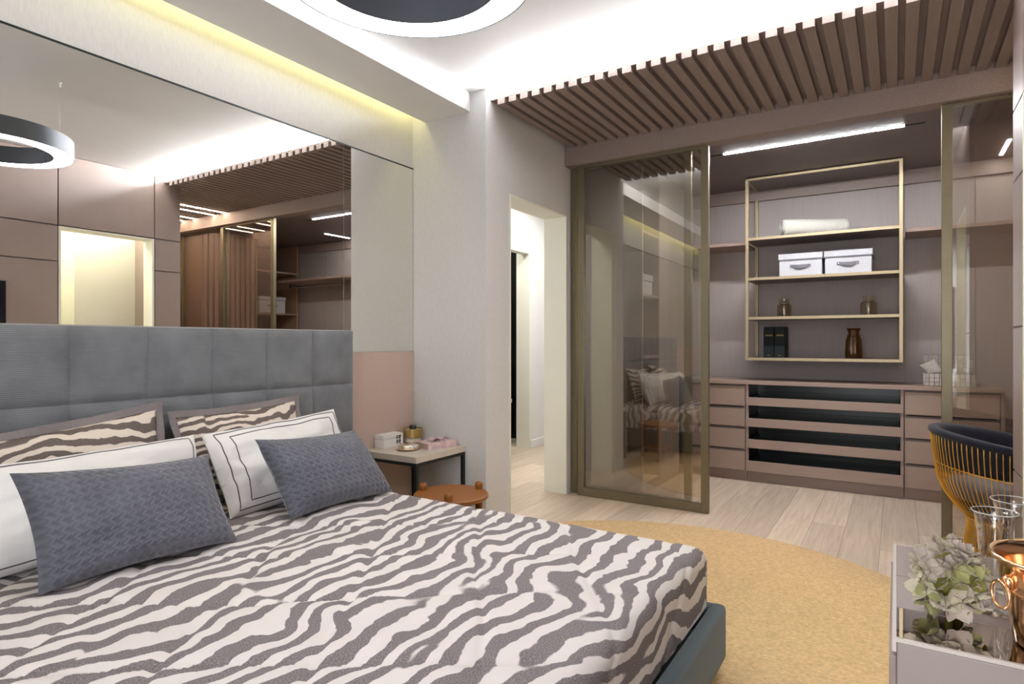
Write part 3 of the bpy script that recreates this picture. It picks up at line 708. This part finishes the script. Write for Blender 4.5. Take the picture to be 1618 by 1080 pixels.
# quilt
QX0, QX1, QY0, QY1 = 0.205, 2.146, 0.556, 2.585
qr = 0.055; ZQ = 0.452
def edge(e):
    if e <= 0: return 0.0, 0.0
    L = pi * qr / 2
    if e < L: return qr * math.sin(e / qr), -qr * (1 - math.cos(e / qr))
    return qr, -qr - (e - L)
HANG = 0.16 + pi * qr / 2
AX0, AX1 = QX0 + qr, QX1 - qr
AY0 = QY0 + qr
SX0, SX1, SY0, SY1 = AX0 - HANG, AX1 + HANG, AY0 - HANG, QY1
def quilt(u, v):
    s = SX0 + (SX1 - SX0) * u; t = SY0 + (SY1 - SY0) * v
    ox, dz = 0.0, 0.0; x = s; y = t; dzx = dzy = 0
    if s > AX1: o, dzx = edge(s - AX1); x = AX1 + o
    if s < AX0: o, dzx = edge(AX0 - s); x = AX0 - o
    if t < AY0: o, dzy = edge(AY0 - t); y = AY0 - o
    z = ZQ + min(dzx, dzy)
    top = 1.0 if (dzx == 0 and dzy == 0) else 0.25
    # quilting lines and soft loft
    q = 0.0
    for ang in (0.62, -0.95):
        w = (s * math.cos(ang) + t * math.sin(ang)) / 0.34
        w += 0.12 * noise.noise(Vector((s * 2, t * 2, ang)))
        d = abs(w - round(w)) * 0.34
        q -= 0.011 * math.exp(-(d / 0.013) ** 2)
    loft = 0.014 * noise.noise(Vector((s * 3.1, t * 3.1, 0.3))) + 0.006 * noise.noise(Vector((s * 10, t * 10, 1.3)))
    z += top * (q + loft + 0.012 * max(0, (t - 1.0)) )
    if top < 1: x += (q + loft * 0.6) * (1 if s > AX1 else (-1 if s < AX0 else 0)) * 0.5; y -= (q * 0.5 + loft * 0.4) * (1 if t < AY0 else 0)
    y = max(y, 0.5535); x = min(max(x, 0.2035), 2.1465)
    return Vector((x, y, z))
qo = B().grid(quilt, 180, 190, uvfn=lambda u, v: (SX0 + (SX1 - SX0) * u, SY0 + (SY1 - SY0) * v)).build('quilt', 'zebra_quilt', None, smooth='all')
tag(qo, 'zebra striped quilt spread over the mattress', 'quilt')

# pillows (corner points bl, br, tl, tr)
ZP = 0.468
pillow('pillow_sham', 'zebra striped pillow sham with grey border, behind the white pillow away from the night table', 'pillow', [(0.64, 2.40, ZP), (1.33, 2.40, ZP), (0.66, 2.53, 0.835), (1.345, 2.515, 0.915)], 0.13, 'zebra_sham', 'zebra pillow shams', flange=0.03, flange_m='sham_border', seed=1, pinch=0.04)
pillow('pillow_sham', 'zebra striped pillow sham with grey border, behind the white pillow near the night table', 'pillow', [(1.36, 2.40, ZP), (2.02, 2.40, ZP), (1.365, 2.52, 0.865), (2.02, 2.53, 0.890)], 0.13, 'zebra_sham', 'zebra pillow shams', flange=0.03, flange_m='sham_border', seed=2, pinch=0.05)
pillow('white_pillow', 'white pillow with one dark piping line, behind the blue cushion farther from the night table', 'pillow', [(0.64, 2.19, ZP), (1.36, 2.20, ZP), (0.66, 2.33, 0.775), (1.372, 2.345, 0.785)], 0.17, 'white_cotton', 'white piped pillows', lines=(0.055,), seed=3, wr=0.026, pinch=0.03, power=3.2)
pillow('white_pillow', 'white pillow with two dark piping lines, behind the blue cushion near the night table', 'pillow', [(1.415, 2.17, ZP), (2.10, 2.20, ZP), (1.392, 2.33, 0.785), (2.08, 2.345, 0.82)], 0.17, 'white_cotton', 'white piped pillows', lines=(0.05, 0.12), seed=4, wr=0.028, pinch=0.03, power=3.2)
pillow('cushion', 'blue grey textured velvet cushion lying farther from the night table', 'cushion', [(0.715, 1.955, ZP), (1.285, 1.925, ZP), (0.697, 2.09, 0.785), (1.275, 2.09, 0.745)], 0.20, 'knit_velvet', 'blue velvet cushions', seed=5, wr=0.010, pinch=0.065)
pillow('cushion', 'blue grey textured velvet cushion lying next to the night table', 'cushion', [(1.53, 1.965, ZP), (2.075, 1.945, ZP), (1.465, 2.09, 0.775), (1.985, 2.10, 0.748)], 0.20, 'knit_velvet', 'blue velvet cushions', seed=6, wr=0.010, pinch=0.065)

# ------------------------------------------------------------------ night table and things on it
nt_ = thing('night_table', (2.84, 2.48, 0), 'night table with pale stone top and black metal frame', 'table')
bx('table_top', 'stone_top', nt_, 2.605, 3.065, 2.268, 2.69, 0.47, 0.506, bev=0.002)
for xx in (2.607, 3.043):
    for yy in (2.27, 2.668): bx('leg', 'black_metal', nt_, xx, xx + 0.02, yy, yy + 0.02, 0, 0.452)
for yy in (2.27, 2.668): bx('rail', 'black_metal', nt_, 2.607, 3.063, yy, yy + 0.02, 0.452, 0.47)
for xx in (2.607, 3.043): bx('rail', 'black_metal', nt_, xx, xx + 0.02, 2.29, 2.668, 0.452, 0.47)
for xx in (2.607, 3.043): bx('floor_rail', 'black_metal', nt_, xx, xx + 0.02, 2.29, 2.668, 0.0, 0.018)

wbx = thing('white_box', (2.79, 2.65, 0.5065), 'small white box with black fret emblem on the night table', 'box')
bx('body', 'white_plastic', wbx, 2.705, 2.875, 2.612, 2.688, 0.5065, 0.560, bev=0.002)
bx('lid', 'white_plastic', wbx, 2.704, 2.876, 2.611, 2.689, 0.5615, 0.586, bev=0.002)
b = B(); px = 0.0055
glyph = ["1110111", "1000101", "1110110", "1000101", "0000000", "1110111", "1010101", "1100110", "1010101"]
for r_, row in enumerate(glyph):
    for c_, ch in enumerate(row):
        if ch == '1': b.box(2.815 + c_ * px, 2.815 + (c_ + 1) * px, 2.6100, 2.6112, 0.574 - (r_ + 1) * px, 0.574 - r_ * px)
b.build('emblem', 'black_metal', wbx)

hu = thing('candle_holder', (2.968, 2.595, 0.5065), 'glass candle holder with wide gold band on the night table', 'candle holder')
c0 = (2.955, 2.60, 0.5065)
B().lathe(c0, [(0, 0), (0.058, 0), (0.058, 0.135)], 40).build('glass', 'faint_glass', hu, smooth=True)
B().lathe(c0, [(0.0585, 0.042), (0.0605, 0.042), (0.0605, 0.098), (0.0585, 0.098)], 40, closed=True).build('band', 'gold_satin', hu, smooth=True)
B().lathe(c0, [(0, 0.007), (0.05, 0.007), (0.05, 0.09), (0, 0.092)], 32).build('candle', 'candle_wax', hu, smooth=True)
B().lathe(c0, [(0, 0.0925), (0.022, 0.0925), (0.022, 0.11), (0.018, 0.115), (0, 0.115)], 20).build('wick_cap', 'black_metal', hu, smooth=True)
B().lathe(c0, [(0.033, 0.092), (0.033, 0.33)], 32).build('chimney', 'faint_glass', hu, smooth=True)

ds = thing('trinket_dish', (2.765, 2.47, 0.5065), 'round rose gold trinket box with hammered lid on the night table', 'trinket box')
c1 = (2.765, 2.47, 0.5065)
B().lathe(c1, [(0, 0), (0.05, 0), (0.066, 0.006), (0.070, 0.014), (0.068, 0.019), (0, 0.019)], 36).build('base', 'rose_gold', ds, smooth='all')
B().lathe(c1, [(0, 0.0195), (0.068, 0.0195), (0.066, 0.027), (0.055, 0.036), (0.03, 0.040), (0, 0.041)], 36).build('lid', 'hammered', ds, smooth='all')

gb = thing('wrapped_book', (2.935, 2.40, 0.5065), 'pink marbled book tied with a paper band on the night table', 'book')
Mb = Matrix.Translation((2.932, 2.395, 0)) @ Matrix.Rotation(math.radians(-17), 4, 'Z')
B().box(-0.105, 0.105, -0.07, 0.07, 0.5065, 0.510, M=Mb).box(-0.105, 0.105, -0.07, 0.07, 0.540, 0.544, M=Mb).box(0.101, 0.105, -0.07, 0.07, 0.510, 0.540, M=Mb).box(-0.10, 0.101, -0.07, -0.067, 0.510, 0.540, M=Mb).build('cover', 'marble_pink', gb)
B().box(-0.101, 0.10, -0.066, 0.066, 0.5105, 0.5395, M=Mb).build('pages', 'book_pages', gb)
b = B().box(0.0, 0.03, -0.072, 0.072, 0.5445, 0.548, M=Mb)
b.grid(lambda u, v: Mb @ Vector((0.015 + 0.06 * (u - 0.5) * 2, -0.03 + 0.06 * v, 0.549 + 0.016 * abs(math.sin(pi * u * 2)))), 24, 4)
b.build('ribbon_bow', 'marble_pink', gb, smooth='all')

cb = thing('power_cord', (2.66, 2.65, 0.0), 'black power cord with inline switch hanging under the night table', 'cord')
pts = [(2.64, 2.675, 0.466), (2.655, 2.67, 0.42), (2.665, 2.665, 0.36), (2.68, 2.66, 0.30), (2.69, 2.66, 0.2), (2.69, 2.66, 0.08), (2.71, 2.655, 0.012), (2.76, 2.65, 0.005)]
B().tube(pts, 0.003, 6).build('wire', 'black_metal', cb, smooth='all')
B().tube([(2.659, 2.6675, 0.395), (2.664, 2.665, 0.37), (2.672, 2.6625, 0.335)], [0.004, 0.010, 0.004], 8).build('switch', 'black_metal', cb, smooth='all')

st = thing('stool', (2.54, 1.973, 0), 'round amber wood stool with three knob topped legs beside the bed', 'stool')
cs = (2.54, 1.973, 0)
B().lathe(cs, [(0, 0.335), (0.185, 0.335), (0.195, 0.342), (0.195, 0.356), (0.188, 0.362), (0, 0.362)], 48).build('seat', 'amber_wood', st, smooth=True)
for (kx, ky) in ((2.51, 2.135), (2.70, 1.90), (2.405, 1.885)):
    d = Vector((kx - 2.54, ky - 1.973)).normalized() * 0.168
    lx, ly = 2.54 + d.x, 1.973 + d.y
    B().lathe((lx, ly, 0), [(0, 0.0125), (0.014, 0.0125), (0.020, 0.30), (0.020, 0.372), (0.022, 0.378), (0.022, 0.388), (0.015, 0.399), (0, 0.403)], 16).build('leg', 'amber_wood', st, smooth='all')
B().tube([(2.54 - 0.01, 1.973 + 0.16, 0.12), (2.54 + 0.14, 1.973 - 0.07, 0.12)], 0.009, 8).tube([(2.54 + 0.14, 1.973 - 0.07, 0.12), (2.54 - 0.13, 1.973 - 0.08, 0.12)], 0.009, 8).tube([(2.54 - 0.13, 1.973 - 0.08, 0.12), (2.54 - 0.01, 1.973 + 0.16, 0.12)], 0.009, 8).build('stretcher', 'amber_wood', st, smooth='all')

# ------------------------------------------------------------------ rug
RC, RR = (2.525, 0.90), 1.300
b = B(); rg = []
b.lathe((RC[0], RC[1], 0), [(0, 0.012), (0.4, 0.012), (0.9, 0.012), (RR - 0.008, 0.012), (RR, 0.006), (RR, 0.0005)], 128)
lay = b.bm.loops.layers.uv.verify()
for f in b.bm.faces:
    for l in f.loops: l[lay].uv = (l.vert.co.x, l.vert.co.y)
tag(b.build('round_rug', 'jute', None), 'round natural jute rug under the foot of the bed', 'rug')

# ------------------------------------------------------------------ ring pendant
rp = thing('ring_pendant', (1.318, 1.19, 2.205), 'ring shaped pendant lamp with glowing underside over the bed', 'pendant lamp')
cr_ = (1.318, 1.19, 2.205)
B().lathe(cr_, [(0.376, 0.0), (0.376, 0.098), (0.276, 0.098), (0.276, 0.0), (0.280, 0.0), (0.280, 0.012), (0.372, 0.012), (0.372, 0.0)], 96, closed=True).build('ring_body', 'ring_shell', rp, smooth=True)
B().lathe(cr_, [(0.372, 0.002), (0.372, 0.011), (0.280, 0.011), (0.280, 0.002)], 96, closed=True).build('diffuser', 'led_ring', rp, smooth=True)
for a in (0.0, 2 * pi / 3, 4 * pi / 3):
    ax, ay = 1.318 + 0.33 * math.cos(a), 1.19 + 0.33 * math.sin(a)
    w = B().tube([(ax, ay, 2.303), (ax, ay, ZC - 0.02)], 0.0009, 6).build('wire', 'steel', rp)
    B().lathe((ax, ay, ZC - 0.03), [(0.002, 0.0), (0.005, 0.004), (0.006, 0.026), (0.012, 0.0295), (0, 0.0295)], 12).build('ceiling_grip', 'white_plastic', w)

# ------------------------------------------------------------------ TV on the panelled wall
tv = thing('television', (1.25, -0.39, 0.92), 'flat black television hung on the taupe panelled wall', 'television')
bx('body', 'black_metal', tv, 0.66, 1.906, YO + 0.002, -0.375, 0.92, 1.62, bev=0.003)
bx('screen', 'screen_black', tv, 0.667, 1.899, -0.375, -0.373, 0.93, 1.613)

# ------------------------------------------------------------------ console with mirrored top strip
ZT = 0.63
cn = thing('console', (1.565, -0.2, 0.0125), 'low taupe console with mirrored strip in its top beside the panelled wall', 'console')
bx('body', 'console_taupe', cn, 1.269, 1.855, YO + 0.004, 0.0, 0.0125, ZT - 0.007, bev=0.002)
B().box(1.268, 1.862, 0.0005, 0.007, 0.607, ZT).box(1.268, 1.274, YO + 0.004, 0.0005, ZT - 0.006, ZT + 0.001).box(1.856, 1.862, YO + 0.004, 0.0005, 0.607, ZT).build('edge_band', 'edge_taupe', cn)
bx('mirror_inlay', 'mirror_bronze', cn, 1.2745, 1.420, YO + 0.004, 0.0005, ZT - 0.0065, ZT - 0.001)
bx('top_panel', 'taupe_lacquer', cn, 1.421, 1.612, YO + 0.004, 0.0005, ZT - 0.0065, ZT, bev=0.001)
bx('top_panel', 'taupe_lacquer', cn, 1.614, 1.856, YO + 0.004, 0.0005, ZT - 0.0065, ZT, bev=0.001)
for z0, z1 in ((0.03, 0.30), (0.31, 0.59)): bx('drawer', 'taupe_lacquer', cn, 1.29, 1.84, 0.0, 0.012, z0, z1, bev=0.002)

# ice bucket
ib = thing('ice_bucket', (1.372, -0.245, ZT), 'copper ice bucket with ring handles on the console', 'ice bucket')
cbk = (1.372, -0.245, ZT)
prof = [(0, 0.001), (0.070, 0.001), (0.073, 0.004), (0.080, 0.05), (0.088, 0.09), (0.0915, 0.095), (0.0915, 0.100), (0.096, 0.135), (0.104, 0.145), (0.109, 0.149), (0.110, 0.153), (0.105, 0.155), (0.096, 0.150), (0.091, 0.13), (0.078, 0.05), (0.068, 0.008), (0, 0.007)]
B().lathe(cbk, prof, 72).build('body', 'copper', ib, smooth='all')
for ang in (math.radians(118), math.radians(-62)):
    dx, dy = math.cos(ang), math.sin(ang)
    bc = Vector((cbk[0] + dx * 0.097, cbk[1] + dy * 0.097, ZT + 0.112))
    lg = B().ball(bc, 0.014, 0.7, 0.7, 1.0, 14).build('lug', 'copper', ib, smooth='all')
    pts = [bc + Vector((dx * 0.012 - dy * 0.021 * math.sin(2 * pi * k_ / 28), dy * 0.012 + dx * 0.021 * math.sin(2 * pi * k_ / 28), -0.020 + 0.022 * math.cos(2 * pi * k_ / 28))) for k_ in range(28)]
    B().tube(pts, 0.0028, 8, closed=True).build('ring_handle', 'copper', lg, smooth='all')

def goblet(label, x, y, h, rr):
    t = thing('goblet', (x, y, ZT), label, 'glass')
    out = [(0, 0.0), (0.034, 0.0), (0.034, 0.002), (0.012, 0.006), (0.006, 0.012), (0.005, 0.05), (0.009, 0.062), (0.020, 0.085), (0.026, 0.12), (0.028, 0.15), (rr * 0.86, h - 0.012), (rr, h)]
    inn = [(rr - 0.0016, h), (rr * 0.86 - 0.0018, h - 0.012), (0.0262, 0.15), (0.024, 0.12), (0.018, 0.087), (0.006, 0.068), (0, 0.066)]
    B().lathe((x, y, ZT + 0.001), out + inn, 48).build('bowl', 'goblet_glass', t, smooth='all')
    B().tube([(x + rr * math.cos(2 * pi * k_ / 48), y + rr * math.sin(2 * pi * k_ / 48), ZT + 0.001 + h) for k_ in range(48)], 0.0011, 6, closed=True).build('rim', 'rim_glint', t, smooth='all')
    return t
goblet('clear flared goblet on the console next to the hydrangea', 1.497, -0.160, 0.192, 0.037)
goblet('clear flared goblet on the console nearer the armchair', 1.625, -0.206, 0.192, 0.040)

# hydrangea head
hy = thing('hydrangea', (1.42, -0.083, ZT), 'dried cream and green hydrangea head lying on the console', 'flower')
def petal_mesh(b, ang, L, Wd, curl):
    ca, sa = math.cos(ang), math.sin(ang)
    def fn(u, v):
        r_ = L * v; wv = Wd * math.sin(pi * min(1, 0.12 + v * 0.86)) ** 0.7 * (u - 0.5) * 2
        z = curl * (v * v) * L + 0.25 * Wd * ((u - 0.5) * 2) ** 2 * v
        return Vector((r_ * ca - wv * sa, r_ * sa + wv * ca, z))
    b.grid(fn, 4, 5)
protos = []
for mi, mname in enumerate(('petal_cream', 'petal_mauve', 'petal_cream', 'petal_green')):
    b = B()
    for q in range(4): petal_mesh(b, q * pi / 2 + 0.15 * mi, 0.0205, 0.0120, 0.45 + 0.12 * mi)
    b.ball((0, 0, 0.002), 0.0025, n=6)
    for vv in b.bm.verts: vv.co += ORG[hy]
    o = b.build('floret', mname, hy, smooth='all'); protos.append(o)
lb = B(); petal_mesh(lb, 0, 0.027, 0.012, 0.2)
for vv in lb.bm.verts: vv.co += ORG[hy]
leafp = lb.build('leaf', 'leaf_olive', hy, smooth='all')
rnd = random.Random(3)
N = 98; first = [True] * 5
for i in range(N):
    zf = 1 - 2 * (i + 0.5) / N; ph = i * 2.399963
    rad = math.sqrt(1 - zf * zf)
    d = Vector((rad * math.cos(ph), rad * math.sin(ph), zf))
    pos = Vector((d.x * 0.043, d.y * 0.043, 0.070 + d.z * 0.060)) * 1.0 + Vector((0, 0, rnd.uniform(-.003, .003)))
    if pos.z < 0.028: continue
    k_ = 4 if i % 6 == 3 else rnd.choice((0, 0, 1, 1, 2, 3))
    src = protos[k_] if k_ < 4 else leafp
    rot = d.to_track_quat('Z', 'Y').to_euler(); rot.rotate_axis('Z', rnd.uniform(0, 6.28))
    s_ = rnd.uniform(0.8, 1.3); rot.rotate_axis('X', rnd.uniform(-0.5, 0.5)); rot.rotate_axis('Y', rnd.uniform(-0.5, 0.5))
    if k_ == 4: rot.rotate_axis('Y', -0.35)
    if first[k_]: first[k_] = False; o = src; o.location = pos; o.rotation_euler = rot; o.scale = (s_, s_, s_)
    else: inst(src, src.name.split('.')[0], hy, pos, rot, (s_, s_, s_))
B().tube([(1.42, -0.083, ZT + 0.002), (1.42, -0.083, ZT + 0.09)], 0.006, 8).ball((1.42, -0.083, ZT + 0.070), 0.036, n=16).build('flower_core', 'leaf_olive', hy, smooth='all')

# ------------------------------------------------------------------ gold wire armchair
CX, CY = 3.65, -0.475
ch = thing('wire_armchair', (CX, CY, 0), 'gold wire tub armchair with dark navy velvet back in front of the closet', 'chair')
def rim(a):   # a = angle, back is +y
    return 0.655 + 0.055 * math.sin(a) - 0.02 * max(0, -math.sin(a))
def shell(a, t):   # t from 0 (rim) to 1 (waist)
    z0 = rim(a); prof = [(0.0, 0.335), (0.12, 0.333), (0.30, 0.325), (0.5, 0.31), (0.68, 0.282), (0.85, 0.24), (1.0, 0.195)]
    zz = [z0, z0 - 0.04, z0 - 0.10, 0.50, 0.43, 0.37, 0.325]
    for (t0, r0), (t1, r1), za, zb in zip(prof, prof[1:], zz, zz[1:]):
        if t <= t1:
            k_ = (t - t0) / (t1 - t0); r_ = r0 + (r1 - r0) * k_; z_ = za + (zb - za) * k_; break
    return Vector((CX + r_ * math.cos(a), CY + r_ * math.sin(a), z_))
wires = B(); NW = 92
for i in range(NW):
    a = 2 * pi * i / NW
    if math.radians(255) < a < math.radians(285): pass
    pts = [shell(a, k_ / 12) for k_ in range(13)]
    wires.tube(pts, 0.0026, 5)
    a2 = a + 0.35
    fo = [Vector((CX + r_ * math.cos(a + tw), CY + r_ * math.sin(a + tw), z_)) for r_, z_, tw in ((0.195, 0.325, 0), (0.19, 0.29, 0.05), (0.20, 0.20, 0.12), (0.225, 0.10, 0.18), (0.262, 0.012, 0.22))]
    wires.tube(fo, 0.0026, 5)
wc = wires.build('wire_cage', 'gold_wire', ch, smooth='all'); wc['kind'] = 'stuff'
def circ(r_, z_, n=72): return [(CX + r_ * math.cos(2 * pi * k_ / n), CY + r_ * math.sin(2 * pi * k_ / n), z_) for k_ in range(n)]
B().tube(circ(0.262, 0.008), 0.007, 8, closed=True).build('base_ring', 'gold_wire', ch, smooth='all')
B().tube(circ(0.194, 0.322), 0.005, 8, closed=True).build('waist_ring', 'gold_wire', ch, smooth='all')
B().tube([shell(2 * pi * k_ / 72, 0.36) for k_ in range(72)], 0.003, 6, closed=True).build('hoop', 'gold_wire', ch, smooth='all')
bt = B()
def back(u, v):     # upholstered inner shell, from rim down, closed profile
    a = 2 * pi * u; z0 = rim(a)
    depth = 0.075 + 0.075 * max(0.0, 0.4 + 0.6 * math.sin(a))
    prof = [(0.335, 0.0), (0.346, 0.012), (0.342, 0.030), (0.322, 0.036), (0.300, 0.024), (0.290, -0.01), (0.285, -depth * 0.6), (0.290, -depth), (0.312, -depth), (0.322, -depth * 0.5), (0.327, -0.02), (0.335, 0.0)]
    f = v * (len(prof) - 1); k_ = min(int(f), len(prof) - 2); q = f - k_
    r_ = prof[k_][0] * (1 - q) + prof[k_ + 1][0] * q; dz = prof[k_][1] * (1 - q) + prof[k_ + 1][1] * q
    return Vector((CX + r_ * math.cos(a), CY + r_ * math.sin(a), z0 + dz))
bt.grid(back, 96, 22).build('backrest', 'navy_velvet', ch, smooth='all', weld=0.0005)
B().lathe((CX, CY, 0), [(0, 0.415), (0.245, 0.415), (0.268, 0.435), (0.272, 0.465), (0.258, 0.490), (0.20, 0.500), (0, 0.503)], 64).build('seat', 'grey_velvet', ch, smooth='all')
B().lathe((CX, CY, 0), [(0, 0.33), (0.19, 0.33), (0.24, 0.37), (0.245, 0.414), (0, 0.414)], 48).build('seat_shell', 'black_metal', ch, smooth='all')

# ------------------------------------------------------------------ bathroom vanity seen through the corridor
vn = thing('bathroom_vanity', (5.45, 3.95, 0), 'dark bathroom vanity with pale counters beyond the corridor', 'vanity')
bx('cabinet', 'black_gloss', vn, 5.0, 5.9, 3.75, 4.19, 0, 0.46)
bx('counter', 'paint_cream', vn, 4.98, 5.92, 3.72, 4.195, 0.46, 0.50, bev=0.003)
bx('riser', 'black_gloss', vn, 5.0, 5.9, 3.95, 4.195, 0.50, 0.84)
bx('upper_counter', 'paint_cream', vn, 4.98, 5.92, 3.90, 4.195, 0.84, 0.87, bev=0.003)
b = B()
for i in range(14):
    for j in range(12): b.box(5.2 + i * 0.05 + (j % 2) * 0.025, 5.23 + i * 0.05 + (j % 2) * 0.025, 4.17, 4.185, 1.72 + j * 0.04, 1.745 + j * 0.04)
pg = b.build('perforated_screen', 'perforated_grey', vn); pg['kind'] = 'stuff'
